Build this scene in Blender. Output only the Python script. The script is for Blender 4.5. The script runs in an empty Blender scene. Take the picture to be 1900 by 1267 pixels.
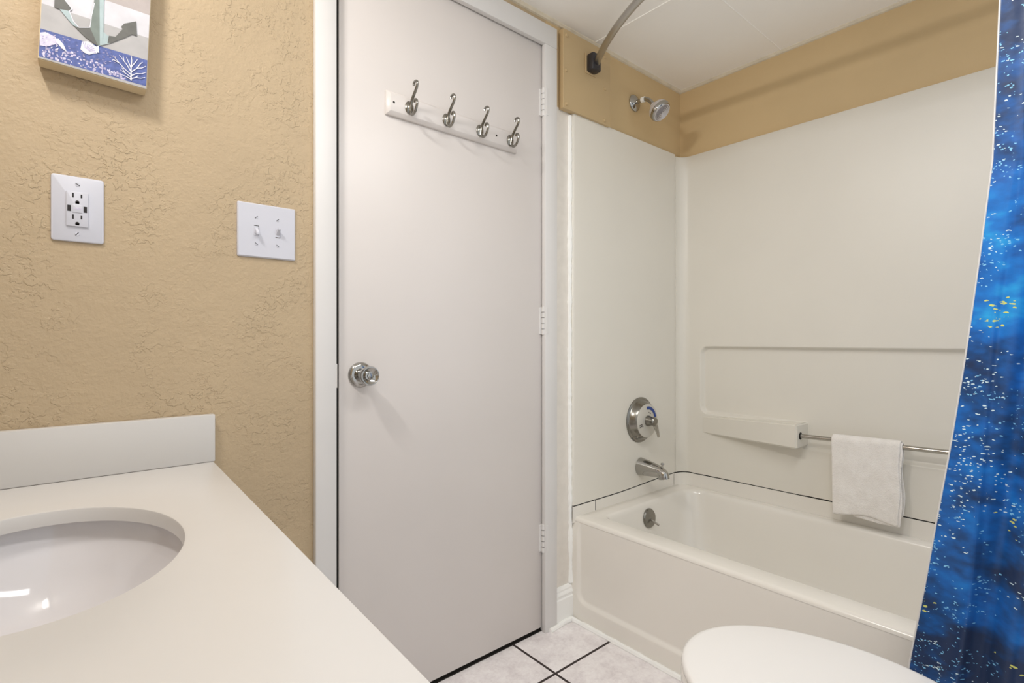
import bpy, bmesh, math, random
from mathutils import Vector, Matrix
PI = math.pi
random.seed(7)
S = bpy.context.scene
COL = S.collection

# ------------------------------------------------------------------ camera
cd = bpy.data.cameras.new('camera')
cam = bpy.data.objects.new('camera', cd)
COL.objects.link(cam)
cd.sensor_fit = 'HORIZONTAL'
cd.sensor_width = 36.0
cd.lens = 36.0 * 967.0 / 1900.0
cd.shift_y = -0.0018
cd.clip_start = 0.02
cam.location = (0, -1.30, 1.006)
cam.rotation_euler = (PI / 2, 0, 0.8647 - PI / 2)
S.camera = cam

# ------------------------------------------------------------------ world, lights, exposure
w = bpy.data.worlds.new('world')
S.world = w
w.use_nodes = True
wb = w.node_tree.nodes['Background']
wb.inputs[0].default_value = (0.94, 0.975, 1.0, 1)
wb.inputs[1].default_value = .92


def area(name, loc, target, size, size_y, power, color=(1, .96, .9)):
    l = bpy.data.lights.new(name, 'AREA')
    l.shape = 'RECTANGLE'
    l.size = size
    l.size_y = size_y
    l.energy = power
    l.color = color
    o = bpy.data.objects.new(name, l)
    COL.objects.link(o)
    o.location = loc
    d = Vector(target) - Vector(loc)
    o.rotation_euler = d.to_track_quat('-Z', 'Y').to_euler()
    return o


# the lamp bar over the vanity mirror (its fixture is built below)
area('vanity_lamp_light', (-0.215, -0.50, 2.045), (0.75, -0.50, 1.35), 0.22, 0.045, 7.3, (1, .975, .95))
# added fill light under the ceiling behind the camera, not a known lamp
area('ceiling_fill_light', (0.62, -1.10, 2.085), (0.62001, -1.10, 0.0), 0.95, 0.22, 10.5, (1, .99, .98))

S.view_settings.view_transform = 'Standard'
S.view_settings.look = 'None'
S.view_settings.gamma = 1.0
S.view_settings.use_curve_mapping = False
S.view_settings.exposure = 0.0
S.cycles.max_bounces = 10
S.cycles.diffuse_bounces = 6
S.cycles.use_denoising = True


# ------------------------------------------------------------------ materials
def lin(r, g, b):
    f = lambda c: (c / 255 / 12.92) if c / 255 <= .04045 else ((c / 255 + .055) / 1.055) ** 2.4
    return (f(r), f(g), f(b), 1)


class N:
    """tiny helper around a node tree"""
    def __init__(s, name):
        s.m = bpy.data.materials.new(name)
        s.m.use_nodes = True
        s.t = s.m.node_tree
        s.b = s.t.nodes['Principled BSDF']

    def n(s, typ, **kw):
        x = s.t.nodes.new(typ)
        for k, v in kw.items():
            setattr(x, k, v)
        return x

    def l(s, a, b):
        s.t.links.new(a, b)

    def coord(s, scale=(1, 1, 1)):
        tc = s.n('ShaderNodeNewGeometry')
        mp = s.n('ShaderNodeMapping')
        mp.inputs['Scale'].default_value = scale
        s.l(tc.outputs['Position'], mp.inputs['Vector'])
        return mp.outputs[0]

    def noise(s, vec, scale, detail=3, rough=.5):
        x = s.n('ShaderNodeTexNoise')
        x.inputs['Scale'].default_value = scale
        x.inputs['Detail'].default_value = detail
        x.inputs['Roughness'].default_value = rough
        s.l(vec, x.inputs['Vector'])
        return x.outputs['Fac']

    def ramp(s, fac, stops, interp='LINEAR'):
        r = s.n('ShaderNodeValToRGB')
        r.color_ramp.interpolation = interp
        e = r.color_ramp.elements
        while len(e) > 1:
            e.remove(e[-1])
        e[0].position, e[0].color = stops[0][0], stops[0][1]
        for p, c in stops[1:]:
            q = e.new(p)
            q.color = c
        s.l(fac, r.inputs[0])
        return r.outputs[0]

    def math(s, op, a, b=None, clamp=False):
        x = s.n('ShaderNodeMath', operation=op, use_clamp=clamp)
        for i, v in enumerate((a, b)):
            if v is None:
                continue
            if isinstance(v, (int, float)):
                x.inputs[i].default_value = v
            else:
                s.l(v, x.inputs[i])
        return x.outputs[0]

    def mix(s, fac, a, b):
        x = s.n('ShaderNodeMix', data_type='RGBA')
        for i, v in ((0, fac), (6, a), (7, b)):
            if isinstance(v, (int, float, tuple)):
                x.inputs[i].default_value = v
            else:
                s.l(v, x.inputs[i])
        return x.outputs[2]

    def bump(s, h, strength=.3, dist=.002):
        x = s.n('ShaderNodeBump')
        x.inputs['Strength'].default_value = strength
        x.inputs['Distance'].default_value = dist
        s.l(h, x.inputs['Height'])
        s.l(x.outputs[0], s.b.inputs['Normal'])


def plain(name, col, rough=.5, metal=0, vary=.03, vscale=6, bump=0, bscale=200, coat=0, spec=.5):
    k = N(name)
    c = col
    v = k.coord()
    f = k.noise(v, vscale)
    dark = tuple(x * (1 - vary) for x in c[:3]) + (1,)
    lite = tuple(min(1, x * (1 + vary)) for x in c[:3]) + (1,)
    k.l(k.ramp(f, [(.3, dark), (.7, lite)]), k.b.inputs['Base Color'])
    k.b.inputs['Roughness'].default_value = rough
    k.b.inputs['Metallic'].default_value = metal
    k.b.inputs['Specular IOR Level'].default_value = spec
    if coat:
        k.b.inputs['Coat Weight'].default_value = coat
        k.b.inputs['Coat Roughness'].default_value = .08
    if bump:
        k.bump(k.noise(v, bscale, 4), bump, .001)
    return k.m


def tan_wall(name, col, texture=1.0):
    k = N(name)
    v = k.coord()
    big = k.noise(v, 2.6, 3, .55)
    c0 = tuple(x * .955 for x in col[:3]) + (1,)
    c1 = tuple(min(1, x * 1.03) for x in col[:3]) + (1,)
    k.l(k.ramp(big, [(.35, c0), (.65, c1)]), k.b.inputs['Base Color'])
    k.b.inputs['Roughness'].default_value = .55
    k.b.inputs['Specular IOR Level'].default_value = .3
    # trowelled skip texture: small ragged flakes in loose patches over a fine orange peel
    warp = k.n('ShaderNodeTexNoise')
    warp.inputs['Scale'].default_value = 60
    warp.inputs['Detail'].default_value = 3
    k.l(v, warp.inputs['Vector'])
    vadd = k.n('ShaderNodeVectorMath', operation='MULTIPLY_ADD')
    k.l(warp.outputs['Color'], vadd.inputs[0])
    vadd.inputs[1].default_value = (.012, .012, .012)
    k.l(v, vadd.inputs[2])
    fl = k.noise(vadd.outputs[0], 75, 3, .55)
    flake = k.ramp(fl, [(.50, (0, 0, 0, 1)), (.56, (1, 1, 1, 1))])
    patch = k.ramp(k.noise(v, 6.5, 3, .6), [(.46, (.10, .10, .10, 1)), (.62, (1, 1, 1, 1))])
    r2 = k.math('MULTIPLY', flake, patch)
    fine = k.noise(v, 120, 4, .65)
    mid = k.noise(v, 30, 3, .5)
    h = k.math('ADD', k.math('MULTIPLY', r2, .5 * texture),
               k.math('ADD', k.math('MULTIPLY', fine, .50 * min(1, texture * 2)), k.math('MULTIPLY', mid, .9 * texture)))
    k.bump(h, .75, .0030)
    return k.m


M = {}
M['tan'] = tan_wall('tan_textured_paint', lin(184, 164, 134))
M['tan2'] = tan_wall('tan_smooth_paint', lin(203, 178, 136), .06)
M['tan_board'] = plain('tan_painted_board', lin(190, 166, 126), .5, vary=.02)
M['white_rough'] = plain('white_textured_paint', lin(228, 222, 213), .45, vary=.04, vscale=30, bump=1.0, bscale=22)
M['caulk'] = plain('white_caulk', lin(246, 246, 243), .4, bump=.6, bscale=60)
M['trim'] = plain('white_trim_paint', lin(220, 218, 216), .4, vary=.015, bump=.12, bscale=40)
M['door'] = plain('white_door_paint', lin(216, 210, 206), .36, vary=.018, vscale=3, bump=.06, bscale=30)
M['ceil'] = plain('ceiling_panel_white', lin(252, 250, 246), .6, vary=.015)
M['tub'] = plain('bone_acrylic', lin(232, 228, 220), .2, vary=.012, vscale=3, coat=.15)
M['surround'] = plain('bone_surround_acrylic', lin(225, 221, 211), .36, vary=.015, vscale=4, bump=.05, bscale=160)
M['counter'] = plain('bone_cultured_marble', lin(206, 203, 199), .3, vary=.012, vscale=5)
M['sink'] = plain('white_porcelain', lin(216, 213, 214), .07, vary=.008, coat=.3)
M['toilet'] = plain('toilet_porcelain', lin(236, 234, 231), .12, vary=.005, coat=.3)
M['seat'] = plain('white_seat_plastic', lin(234, 232, 229), .25, vary=.006)
M['plastic'] = plain('white_plate_plastic', lin(202, 203, 212), .3, vary=.005)
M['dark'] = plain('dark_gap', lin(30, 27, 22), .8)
M['black'] = plain('black_plastic', lin(42, 40, 44), .4)
M['slot'] = plain('outlet_slot_black', lin(28, 22, 22), .6)
M['chrome'] = plain('polished_chrome', (.44, .43, .41, 1), .10, 1, vary=.02)
M['nickel'] = plain('brushed_nickel', (.27, .26, .235, 1), .22, 1, vary=.06, vscale=60)
M['dial'] = plain('satin_dial_face', lin(206, 203, 195), .35, .3)
M['blue'] = plain('blue_dial_ink', lin(28, 62, 140), .4)
M['ink'] = plain('dark_dial_ink', lin(60, 55, 50), .5)
M['steel'] = plain('satin_steel', (.46, .445, .415, 1), .2, 1, vary=.03)
M['rod'] = plain('grey_rod_metal', (.50, .48, .45, 1), .32, 1, vary=.03)
M['cabinet'] = plain('white_cabinet_paint', lin(225, 220, 212), .4)
M['glass'] = plain('lamp_glass', lin(250, 246, 236), .3)
M['sh_dark'] = plain('shower_face_dark_rings', lin(138, 132, 132), .35)
M['sh_grey'] = plain('shower_grey_plastic', lin(205, 200, 200), .3, .2)

# towel
k = N('white_terry')
v = k.coord()
k.b.inputs['Base Color'].default_value = lin(242, 237, 230)
k.l(k.ramp(k.noise(v, 30), [(.3, lin(236, 231, 225)), (.7, lin(245, 241, 236))]), k.b.inputs['Base Color'])
k.b.inputs['Roughness'].default_value = .95
k.b.inputs['Sheen Weight'].default_value = .3
vo = k.n('ShaderNodeTexVoronoi')
vo.inputs['Scale'].default_value = 420
k.l(v, vo.inputs['Vector'])
sz_ = k.n('ShaderNodeSeparateXYZ')
k.l(k.n('ShaderNodeNewGeometry').outputs['Position'], sz_.inputs[0])
zt = k.math('ADD', sz_.outputs[2], k.math('MULTIPLY', sz_.outputs[1], .045))
band = None
for zc_ in (.453, .4405):
    g_ = k.math('LESS_THAN', k.math('ABSOLUTE', k.math('SUBTRACT', zt, zc_)), .0011)
    band = g_ if band is None else k.math('MAXIMUM', band, g_)
k.bump(k.math('SUBTRACT', k.math('ADD', vo.outputs['Distance'], k.noise(v, 160, 3)), k.math('MULTIPLY', band, 1.6)), .7, .0018)
M['terry'] = k.m

# floor tiles
k = N('grey_floor_tile')
g = k.n('ShaderNodeNewGeometry')
sp = k.n('ShaderNodeSeparateXYZ')
k.l(g.outputs['Position'], sp.inputs[0])
P_ = .335


def grout_dist(ax, off):
    a = k.math('FRACT', k.math('ADD', k.math('DIVIDE', k.math('SUBTRACT', ax, off), P_), 100.5))
    return k.math('MULTIPLY', k.math('ABSOLUTE', k.math('SUBTRACT', a, .5)), P_)


gd = k.math('MINIMUM', grout_dist(sp.outputs[0], 1.1185), grout_dist(sp.outputs[1], -.190))
isg = k.math('LESS_THAN', gd, .0042)
mot = k.noise(g.outputs['Position'], 14, 6, .65)
mot2 = k.noise(g.outputs['Position'], 90, 4, .7)
tc_ = k.ramp(k.math('ADD', k.math('MULTIPLY', mot, .65), k.math('MULTIPLY', mot2, .35)),
             [(.36, lin(218, 211, 212)), (.5, lin(236, 231, 231)), (.64, lin(248, 245, 244))])
k.l(k.mix(isg, tc_, lin(52, 42, 40)), k.b.inputs['Base Color'])
k.l(k.math('ADD', k.math('MULTIPLY', isg, .45), .38), k.b.inputs['Roughness'])
k.bump(k.math('ADD', k.math('MULTIPLY', k.math('SMOOTH_MIN', gd, .006), 150), k.math('MULTIPLY', mot2, .25)), .3, .002)
M['tile'] = k.m

# shower curtain: deep blue print with pale and yellow flecks
k = N('ocean_print_fabric')
g = k.n('ShaderNodeNewGeometry')
sp = k.n('ShaderNodeSeparateXYZ')
k.l(g.outputs['Position'], sp.inputs[0])
pos = g.outputs['Position']
mp = k.n('ShaderNodeMapping')
mp.inputs['Rotation'].default_value = (math.radians(35), 0, 0)
mp.inputs['Scale'].default_value = (0, 1, 1.5)
k.l(pos, mp.inputs['Vector'])
flow = k.noise(mp.outputs[0], 5.0, 4, .55)
det = k.noise(mp.outputs[0], 20, 5, .6)
zz = sp.outputs[2]
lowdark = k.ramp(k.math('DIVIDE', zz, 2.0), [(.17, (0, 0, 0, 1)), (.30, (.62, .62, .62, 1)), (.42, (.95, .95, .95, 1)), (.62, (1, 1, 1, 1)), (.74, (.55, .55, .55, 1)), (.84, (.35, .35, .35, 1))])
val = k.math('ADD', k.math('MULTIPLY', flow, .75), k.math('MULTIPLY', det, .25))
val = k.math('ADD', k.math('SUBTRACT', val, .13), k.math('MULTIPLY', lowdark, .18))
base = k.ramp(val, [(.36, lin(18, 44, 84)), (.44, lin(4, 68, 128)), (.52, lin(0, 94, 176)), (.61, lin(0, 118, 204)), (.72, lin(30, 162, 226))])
wv = k.n('ShaderNodeMapping')
wv.inputs['Scale'].default_value = (0, 1, 1)
k.l(pos, wv.inputs['Vector'])


def flecks(scale, th, gate_scale, g0, g1, stretch=(0, 1.0, 1.5), rot=.5):
    mm = k.n('ShaderNodeMapping')
    mm.inputs['Scale'].default_value = stretch
    mm.inputs['Rotation'].default_value = (rot, 0, 0)
    k.l(pos, mm.inputs['Vector'])
    vo = k.n('ShaderNodeTexVoronoi')
    vo.inputs['Scale'].default_value = scale
    wn = k.n('ShaderNodeTexNoise')
    wn.inputs['Scale'].default_value = 130
    wn.inputs['Detail'].default_value = 2
    k.l(wv.outputs[0], wn.inputs['Vector'])
    wa = k.n('ShaderNodeVectorMath', operation='MULTIPLY_ADD')
    k.l(wn.outputs['Color'], wa.inputs[0])
    wa.inputs[1].default_value = (0, .010, .010)
    k.l(mm.outputs[0], wa.inputs[2])
    k.l(wa.outputs[0], vo.inputs['Vector'])
    rnd = k.n('ShaderNodeSeparateColor')
    k.l(vo.outputs['Color'], rnd.inputs[0])
    size = k.math('MULTIPLY', rnd.outputs[0], th)
    dot = k.math('LESS_THAN', vo.outputs['Distance'], size)
    gate = k.math('LESS_THAN', rnd.outputs[1], k.ramp(k.noise(wv.outputs[0], gate_scale, 2), [(g0, (0, 0, 0, 1)), (g1, (1, 1, 1, 1))]))
    return k.math('MULTIPLY', dot, gate)


f1 = flecks(210, .42, 9, .48, .70)
f2 = flecks(150, .38, 6, .49, .72, (0, 1, 2.0), .9)
f3 = flecks(110, .42, 8, .60, .70, (0, 1, 1.9), 1.2)
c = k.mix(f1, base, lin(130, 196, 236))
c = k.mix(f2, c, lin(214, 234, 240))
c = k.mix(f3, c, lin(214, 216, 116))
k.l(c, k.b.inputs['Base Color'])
k.b.inputs['Roughness'].default_value = .45
k.b.inputs['Sheen Weight'].default_value = .1
k.bump(k.noise(pos, 14, 3), .25, .01)
M['curtain'] = k.m

# picture print
M['art_blue'] = plain('print_blue', lin(78, 92, 150), .6, vary=.28, vscale=150)
M['art_lilac'] = plain('print_lilac_text', lin(176, 168, 200), .6, vary=.22, vscale=260)
M['art_white'] = plain('print_white', lin(218, 216, 224), .6, vary=.03)
M['art_pale'] = plain('print_pale_lilac', lin(205, 200, 220), .6, vary=.12, vscale=200)
M['art_plank_white'] = plain('print_white_plank', lin(196, 195, 200), .6, vary=.06, vscale=40)
M['art_plank_grey'] = plain('print_grey_plank', lin(166, 164, 164), .6, vary=.06, vscale=40)
M['art_plank_taupe'] = plain('print_taupe_plank', lin(166, 157, 154), .6, vary=.06, vscale=40)
M['art_dark'] = plain('print_anchor_dark', lin(92, 92, 88), .6, vary=.12, vscale=60)
M['art_mid'] = plain('print_anchor_mid', lin(112, 122, 116), .6, vary=.1, vscale=60)
M['art_steel'] = plain('print_anchor_steel', lin(160, 176, 178), .6, vary=.08, vscale=60)
M['canvas'] = plain('canvas_side', lin(212, 196, 164), .8, vary=.05)


# ------------------------------------------------------------------ mesh helpers
def box(bm, x0, y0, z0, x1, y1, z1, bev=0, seg=2, mi=0):
    r = bmesh.ops.create_cube(bm, size=1)
    vs = r['verts']
    for v in vs:
        v.co = Vector(((x0 + x1) / 2 + v.co.x * (x1 - x0), (y0 + y1) / 2 + v.co.y * (y1 - y0), (z0 + z1) / 2 + v.co.z * (z1 - z0)))
    fs = list({f for v in vs for f in v.link_faces})
    for f in fs:
        f.material_index = mi
    if bev:
        es = list({e for f in fs for e in f.edges})
        r = bmesh.ops.bevel(bm, geom=es, offset=bev, segments=seg, profile=.5, affect='EDGES')
        for f in r['faces']:
            f.material_index = mi
    return vs


def tube(bm, pts, rad, n=12, caps=True, flat=1.0):
    """sweep a circle along pts; rad is a number or a list"""
    pts = [Vector(p) for p in pts]
    rs = rad if isinstance(rad, (list, tuple)) else [rad] * len(pts)
    rings = []
    up = None
    for i, p in enumerate(pts):
        t = (pts[min(i + 1, len(pts) - 1)] - pts[max(i - 1, 0)]).normalized()
        if up is None:
            up = Vector((0, 0, 1)) if abs(t.z) < .9 else Vector((1, 0, 0))
        a = t.cross(up).normalized()
        b = a.cross(t).normalized()
        up = b
        rings.append([bm.verts.new(p + (a * math.cos(2 * PI * j / n) * flat + b * math.sin(2 * PI * j / n)) * rs[i]) for j in range(n)])
    for i in range(len(rings) - 1):
        for j in range(n):
            bm.faces.new((rings[i][j], rings[i][(j + 1) % n], rings[i + 1][(j + 1) % n], rings[i + 1][j]))
    if caps:
        bm.faces.new(rings[0][::-1])
        bm.faces.new(rings[-1])
    return rings


def lathe(bm, prof, origin, axis, n=32, mi=None):
    """prof: list of (r, h) along axis"""
    ax = Vector(axis).normalized()
    up = Vector((0, 0, 1)) if abs(ax.z) < .9 else Vector((1, 0, 0))
    a = ax.cross(up).normalized()
    b = a.cross(ax).normalized()
    o = Vector(origin)
    rings = []
    for r, h in prof:
        if r < 1e-6:
            rings.append([bm.verts.new(o + ax * h)])
        else:
            rings.append([bm.verts.new(o + ax * h + (a * math.cos(2 * PI * j / n) + b * math.sin(2 * PI * j / n)) * r) for j in range(n)])
    for i in range(len(rings) - 1):
        A, B = rings[i], rings[i + 1]
        for j in range(n):
            if len(A) == 1 and len(B) == 1:
                continue
            if len(A) == 1:
                f = bm.faces.new((A[0], B[j], B[(j + 1) % n]))
            elif len(B) == 1:
                f = bm.faces.new((A[j], A[(j + 1) % n], B[0]))
            else:
                f = bm.faces.new((A[j], A[(j + 1) % n], B[(j + 1) % n], B[j]))
            if mi is not None:
                f.material_index = mi[i]


def loft(bm, rings, close=True, cap0=False, cap1=False):
    V = [[bm.verts.new(p) for p in r] for r in rings]
    n = len(V[0])
    for i in range(len(V) - 1):
        for j in range(n if close else n - 1):
            bm.faces.new((V[i][j], V[i][(j + 1) % n], V[i + 1][(j + 1) % n], V[i + 1][j]))
    if cap0:
        bm.faces.new(V[0][::-1])
    if cap1:
        bm.faces.new(V[-1])
    return V


def prism(bm, pts2, f0, f1, mi=0):
    """pts2 polygon, f0/f1 map a 2-D point to the two end positions"""
    a = [bm.verts.new(f0(p)) for p in pts2]
    b = [bm.verts.new(f1(p)) for p in pts2]
    fs = [bm.faces.new(a), bm.faces.new(b[::-1])]
    n = len(a)
    for i in range(n):
        fs.append(bm.faces.new((a[i], b[i], b[(i + 1) % n], a[(i + 1) % n])))
    for f in fs:
        f.material_index = mi


def obj(name, bm, mats, parent=None, smooth=True, kind=None, label=None, angle=35, origin=None):
    bmesh.ops.recalc_face_normals(bm, faces=bm.faces[:])
    o0 = Vector(origin) if origin else Vector((0, 0, 0))
    if parent is not None and origin is None:
        o0 = Vector(parent['_org'])
    for v in bm.verts:
        v.co -= o0
    me = bpy.data.meshes.new(name)
    bm.to_mesh(me)
    bm.free()
    for m in (mats if isinstance(mats, (list, tuple)) else [mats]):
        me.materials.append(m)
    if smooth:
        me.polygons.foreach_set('use_smooth', [True] * len(me.polygons))
        me.set_sharp_from_angle(angle=math.radians(angle))
    o = bpy.data.objects.new(name, me)
    COL.objects.link(o)
    o['_org'] = tuple(o0)
    if parent is not None:
        o.parent = parent
        o.location = o0 - Vector(parent['_org'])
    else:
        o.location = o0
    if kind:
        o['kind'] = kind
    if label:
        o['label'] = label
    return o


def thing(name, label, cat, org, group=None, kind=None):
    o = bpy.data.objects.new(name, None)
    COL.objects.link(o)
    o.empty_display_size = .05
    o.location = org
    o['_org'] = tuple(org)
    if label:
        o['label'] = label
    if cat:
        o['category'] = cat
    if group:
        o['group'] = group
    if kind:
        o['kind'] = kind
    return o


def tag(o, label, cat, group=None):
    o['label'] = label
    o['category'] = cat
    if group:
        o['group'] = group


def smooth(t):
    t = max(0., min(1., t))
    return t * t * (3 - 2 * t)


B = bmesh.new

# ------------------------------------------------------------------ room shell
XL, XR, ZC = -0.33, 2.125, 2.126      # left wall, wall behind the long tub panel, ceiling
XT = 2.107                            # painted face above the tub panel
YB = -1.56
# front wall (the outlet wall, the door wall and the faucet wall are one plane, y = 0)
bm = B()
box(bm, XL - .1, 0, 0, .500, .12, ZC, mi=0)
box(bm, .500, 0, 2.062, 1.262, .12, ZC, mi=0)
box(bm, 1.262, 0, 0, 1.384, .12, 1.83, mi=1)
box(bm, 1.262, 0, 1.83, 1.384, .12, ZC, mi=2)
box(bm, 1.384, 0, 0, XR + .1, .12, ZC, mi=2)
obj('wall_front', bm, [M['tan'], M['white_rough'], M['tan2']], kind='structure', smooth=False)
bm = B()
box(bm, XT, YB, 1.80, XR + .1, 0, ZC)
box(bm, XR, YB, 0, XR + .1, 0, 1.80)
obj('wall_right', bm, M['tan2'], kind='structure', smooth=False)
bm = B()
box(bm, XL - .1, -1.32, 0, XL, 0, ZC)
obj('wall_left', bm, M['tan'], kind='structure', smooth=False)
bm = B()
box(bm, XL - .1, -2.0, -.06, XR + .1, .30, 0)
obj('floor', bm, M['tile'], kind='structure', smooth=False)
# ceiling: big panels with thin beads over the joints
bm = B()
box(bm, XL - .1, -2.0, ZC, XR + .1, .12, ZC + .05)
obj('ceiling', bm, M['ceil'], kind='structure', smooth=False)
bm = B()
box(bm, 1.5095, -2.0, ZC - .0022, 1.5145, -.012, ZC + .001, .0008, 1)
box(bm, XL, -.4435, ZC - .0014, 1.5095, -.4405, ZC + .001, .0006, 1)
box(bm, 1.5145, -.4435, ZC - .0014, 2.096, -.4405, ZC + .001, .0006, 1)
obj('trim_1', bm, M['ceil'], kind='structure', label='thin beads over the ceiling panel joints')
# cove bead along the top of the walls
bm = B()
pr = [(0, 0), (.011, 0), (.011, -.003), (.006, -.010), (0, -.012)]
prism(bm, pr, lambda p: (XL, -p[0], ZC + p[1]), lambda p: (XT, -p[0], ZC + p[1]))
prism(bm, pr, lambda p: (XT - p[0], 0, ZC + p[1]), lambda p: (XT - p[0], YB, ZC + p[1]))
obj('trim_2', bm, plain('cove_paint', lin(214, 204, 184), .5, vary=.1, vscale=25), kind='structure', label='thin painted bead between walls and ceiling')

# ------------------------------------------------------------------ door, casing, hinges, knob
bm = B()
CY = -.018
box(bm, .462, CY, 0, .5150, 0, 2.0200, .0025, 2)
box(bm, 1.2434, CY, 0, 1.3010, 0, 2.0200, .0025, 2)
box(bm, .462, CY, 2.0195, 1.3010, 0, 2.0895, .0025, 2)
# jambs and stop behind the casing
box(bm, .500, .0002, 0, .5185, .118, 2.062)
box(bm, 1.2470, .0002, 0, 1.262, .118, 2.062)
box(bm, .5185, .0002, 2.0440, 1.2470, .118, 2.062)
box(bm, .5185, .044, 0, .532, .056, 2.0440)
box(bm, 1.2345, .044, 0, 1.2470, .056, 2.0440)
obj('trim_3', bm, M['trim'], kind='structure', label='white painted casing and jambs around the door')

bm = B()
box(bm, .5288, .003, .0135, 1.2440, .038, 2.0375, .0015, 2)
door = obj('door_1', bm, M['door'], kind='structure', label='flush white door with four-hook rack, closed')
bm = B()  # dark pieces put the shade of the door gaps into solid colour
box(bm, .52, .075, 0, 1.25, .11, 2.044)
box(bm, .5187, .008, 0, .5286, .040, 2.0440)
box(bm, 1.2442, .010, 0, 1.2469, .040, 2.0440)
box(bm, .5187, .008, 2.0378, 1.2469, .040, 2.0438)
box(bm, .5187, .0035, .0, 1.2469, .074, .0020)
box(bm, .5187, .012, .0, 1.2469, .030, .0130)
dk = obj('door_gap_shade', bm, M['dark'], kind='structure', smooth=False, label='dark filler pieces added as shade in the gaps around the door')

for i, zc in enumerate((1.822, 1.0715, .3235)):
    bm = B()
    tube(bm, [(1.2452, -.0065, zc - .048), (1.2452, -.0065, zc + .048)], .0068, 12)
    hg = obj('hinge', bm, M['trim'], door, label='white painted hinge')
    bm = B()
    box(bm, 1.233, -.0012, zc - .046, 1.2440, .0040, zc + .046, .0008, 1)
    box(bm, 1.2480, CY - .0012, zc - .046, 1.2570, CY + .0010, zc + .046, .0006, 1)
    obj('hinge_leaf', bm, M['trim'], hg)
    bm = B()
    for q in (-.0288, -.0096, .0096, .0288):
        tube(bm, [(1.2452, -.0065, zc + q - .0007), (1.2452, -.0065, zc + q + .0007)], .0072, 12)
    obj('knuckle_joints', bm, M['dark'], hg)

kx, kz = .586, .9135
bm = B()
lathe(bm, [(0, 0), (.0335, 0), (.0335, -.003), (.031, -.008), (.026, -.011), (.018, -.0125), (.0, -.0125)][::-1], (kx, .003, kz), (0, 1, 0), 40)
kn = obj('door_knob', bm, M['chrome'], door, label='round chrome door knob')
bm = B()
lathe(bm, [(0, -.011), (.0125, -.011), (.0118, -.024), (.013, -.030), (.019, -.036), (.0225, -.042), (.0228, -.046), (.0235, -.0465), (.0250, -.052),
           (.0252, -.059), (.0235, -.0635), (.0215, -.0635), (.018, -.060), (.011, -.0565), (.0075, -.0575), (.0065, -.061), (.0, -.0625)][::-1],
      (kx, .003, kz), (0, 1, 0), 40)
obj('knob_grip', bm, M['chrome'], kn)
bm = B()
box(bm, .5135, -.0195, .885, .5156, -.0120, .945, .0005, 1)
obj('latch_plate', bm, M['trim'], door)

# ------------------------------------------------------------------ coat rack on the door
rack = thing('coat_rack', 'long white board with four silver double hooks mounted high on the door', 'coat rack', (.888, .003, 1.650))
bm = B()
x0, x1, z0, z1, yb, yf = .6565, 1.1250, 1.6185, 1.6835, .003, -.0145
bv = .009
rings = [[(x0, yb, z0), (x1, yb, z0), (x1, yb, z1), (x0, yb, z1)],
         [(x0, -.004, z0), (x1, -.004, z0), (x1, -.004, z1), (x0, -.004, z1)],
         [(x0 + bv, yf, z0 + bv), (x1 - bv, yf, z0 + bv), (x1 - bv, yf, z1 - bv), (x0 + bv, yf, z1 - bv)]]
loft(bm, rings, cap0=True, cap1=True)
bmesh.ops.bevel(bm, geom=[e for e in bm.edges], offset=.0008, segments=1, affect='EDGES')
obj('board', bm, M['door'], rack)
for hx in (.6745, 1.0320):
    bm = B()
    lathe(bm, [(0, 0), (.0030, 0), (.0030, -.0006), (0, -.0006)][::-1], (hx, yf, 1.651), (0, 1, 0), 12)
    obj('screw_hole', bm, M['dark'], rack)


def bez(ps, n=10):
    """Catmull-Rom through ps"""
    out = []
    P = [Vector(p) for p in ps]
    P = [P[0] * 2 - P[1]] + P + [P[-1] * 2 - P[-2]]
    for i in range(1, len(P) - 2):
        for j in range(n):
            t = j / n
            a, b, c, d = P[i - 1], P[i], P[i + 1], P[i + 2]
            out.append(.5 * ((2 * b) + (-a + c) * t + (2 * a - 5 * b + 4 * c - d) * t * t + (-a + 3 * b - 3 * c + d) * t ** 3))
    out.append(P[-2])
    return out


hooks = []
for i, hx in enumerate((.7215, .8435, .9655, 1.0875)):
    bm = B()
    hz = 1.6485
    # oval back plate, domed
    lathe(bm, [(.0, 0), (.0135, 0), (.0135, -.002), (.011, -.005), (.006, -.0075), (0, -.008)][::-1], (hx, yf, hz), (0, 1, 0), 24)
    for v in bm.verts:
        v.co.z = hz + (v.co.z - hz) * 1.35
    hk = obj('coat_hook', bm, M['nickel'], rack, label=None)
    y0 = yf - .006
    bm = B()
    arm = bez([(hx, y0, hz - .016), (hx, y0 - .002, hz), (hx, y0 - .006, hz + .022), (hx, y0 - .020, hz + .048), (hx, y0 - .034, hz + .070),
               (hx, y0 - .038, hz + .090), (hx, y0 - .030, hz + .1005), (hx, y0 - .020, hz + .097), (hx, y0 - .0185, hz + .087)])
    n_ = len(arm)
    for p_ in arm:
        p_.z = hz - .008 + (p_.z - hz + .008) * (.645 if p_.z > hz - .008 else 1)
    tube(bm, arm, [.0048 - .0020 * (q / n_) if q < n_ * .8 else .0034 - .0004 * ((q / n_ - .8) / .2) for q in range(n_)], 10)
    obj('upper_arm', bm, M['nickel'], hk)
    bm = B()
    arm = bez([(hx, y0 + .001, hz + .004), (hx, y0 - .003, hz - .014), (hx, y0 - .012, hz - .0235), (hx, y0 - .026, hz - .019), (hx, y0 - .036, hz - .003),
               (hx, y0 - .034, hz + .009), (hx, y0 - .026, hz + .0125), (hx, y0 - .0215, hz + .006)])
    n_ = len(arm)
    tube(bm, arm, [.0046 - .0018 * (q / n_) for q in range(n_)], 10)
    obj('lower_arm', bm, M['nickel'], hk)

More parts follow.
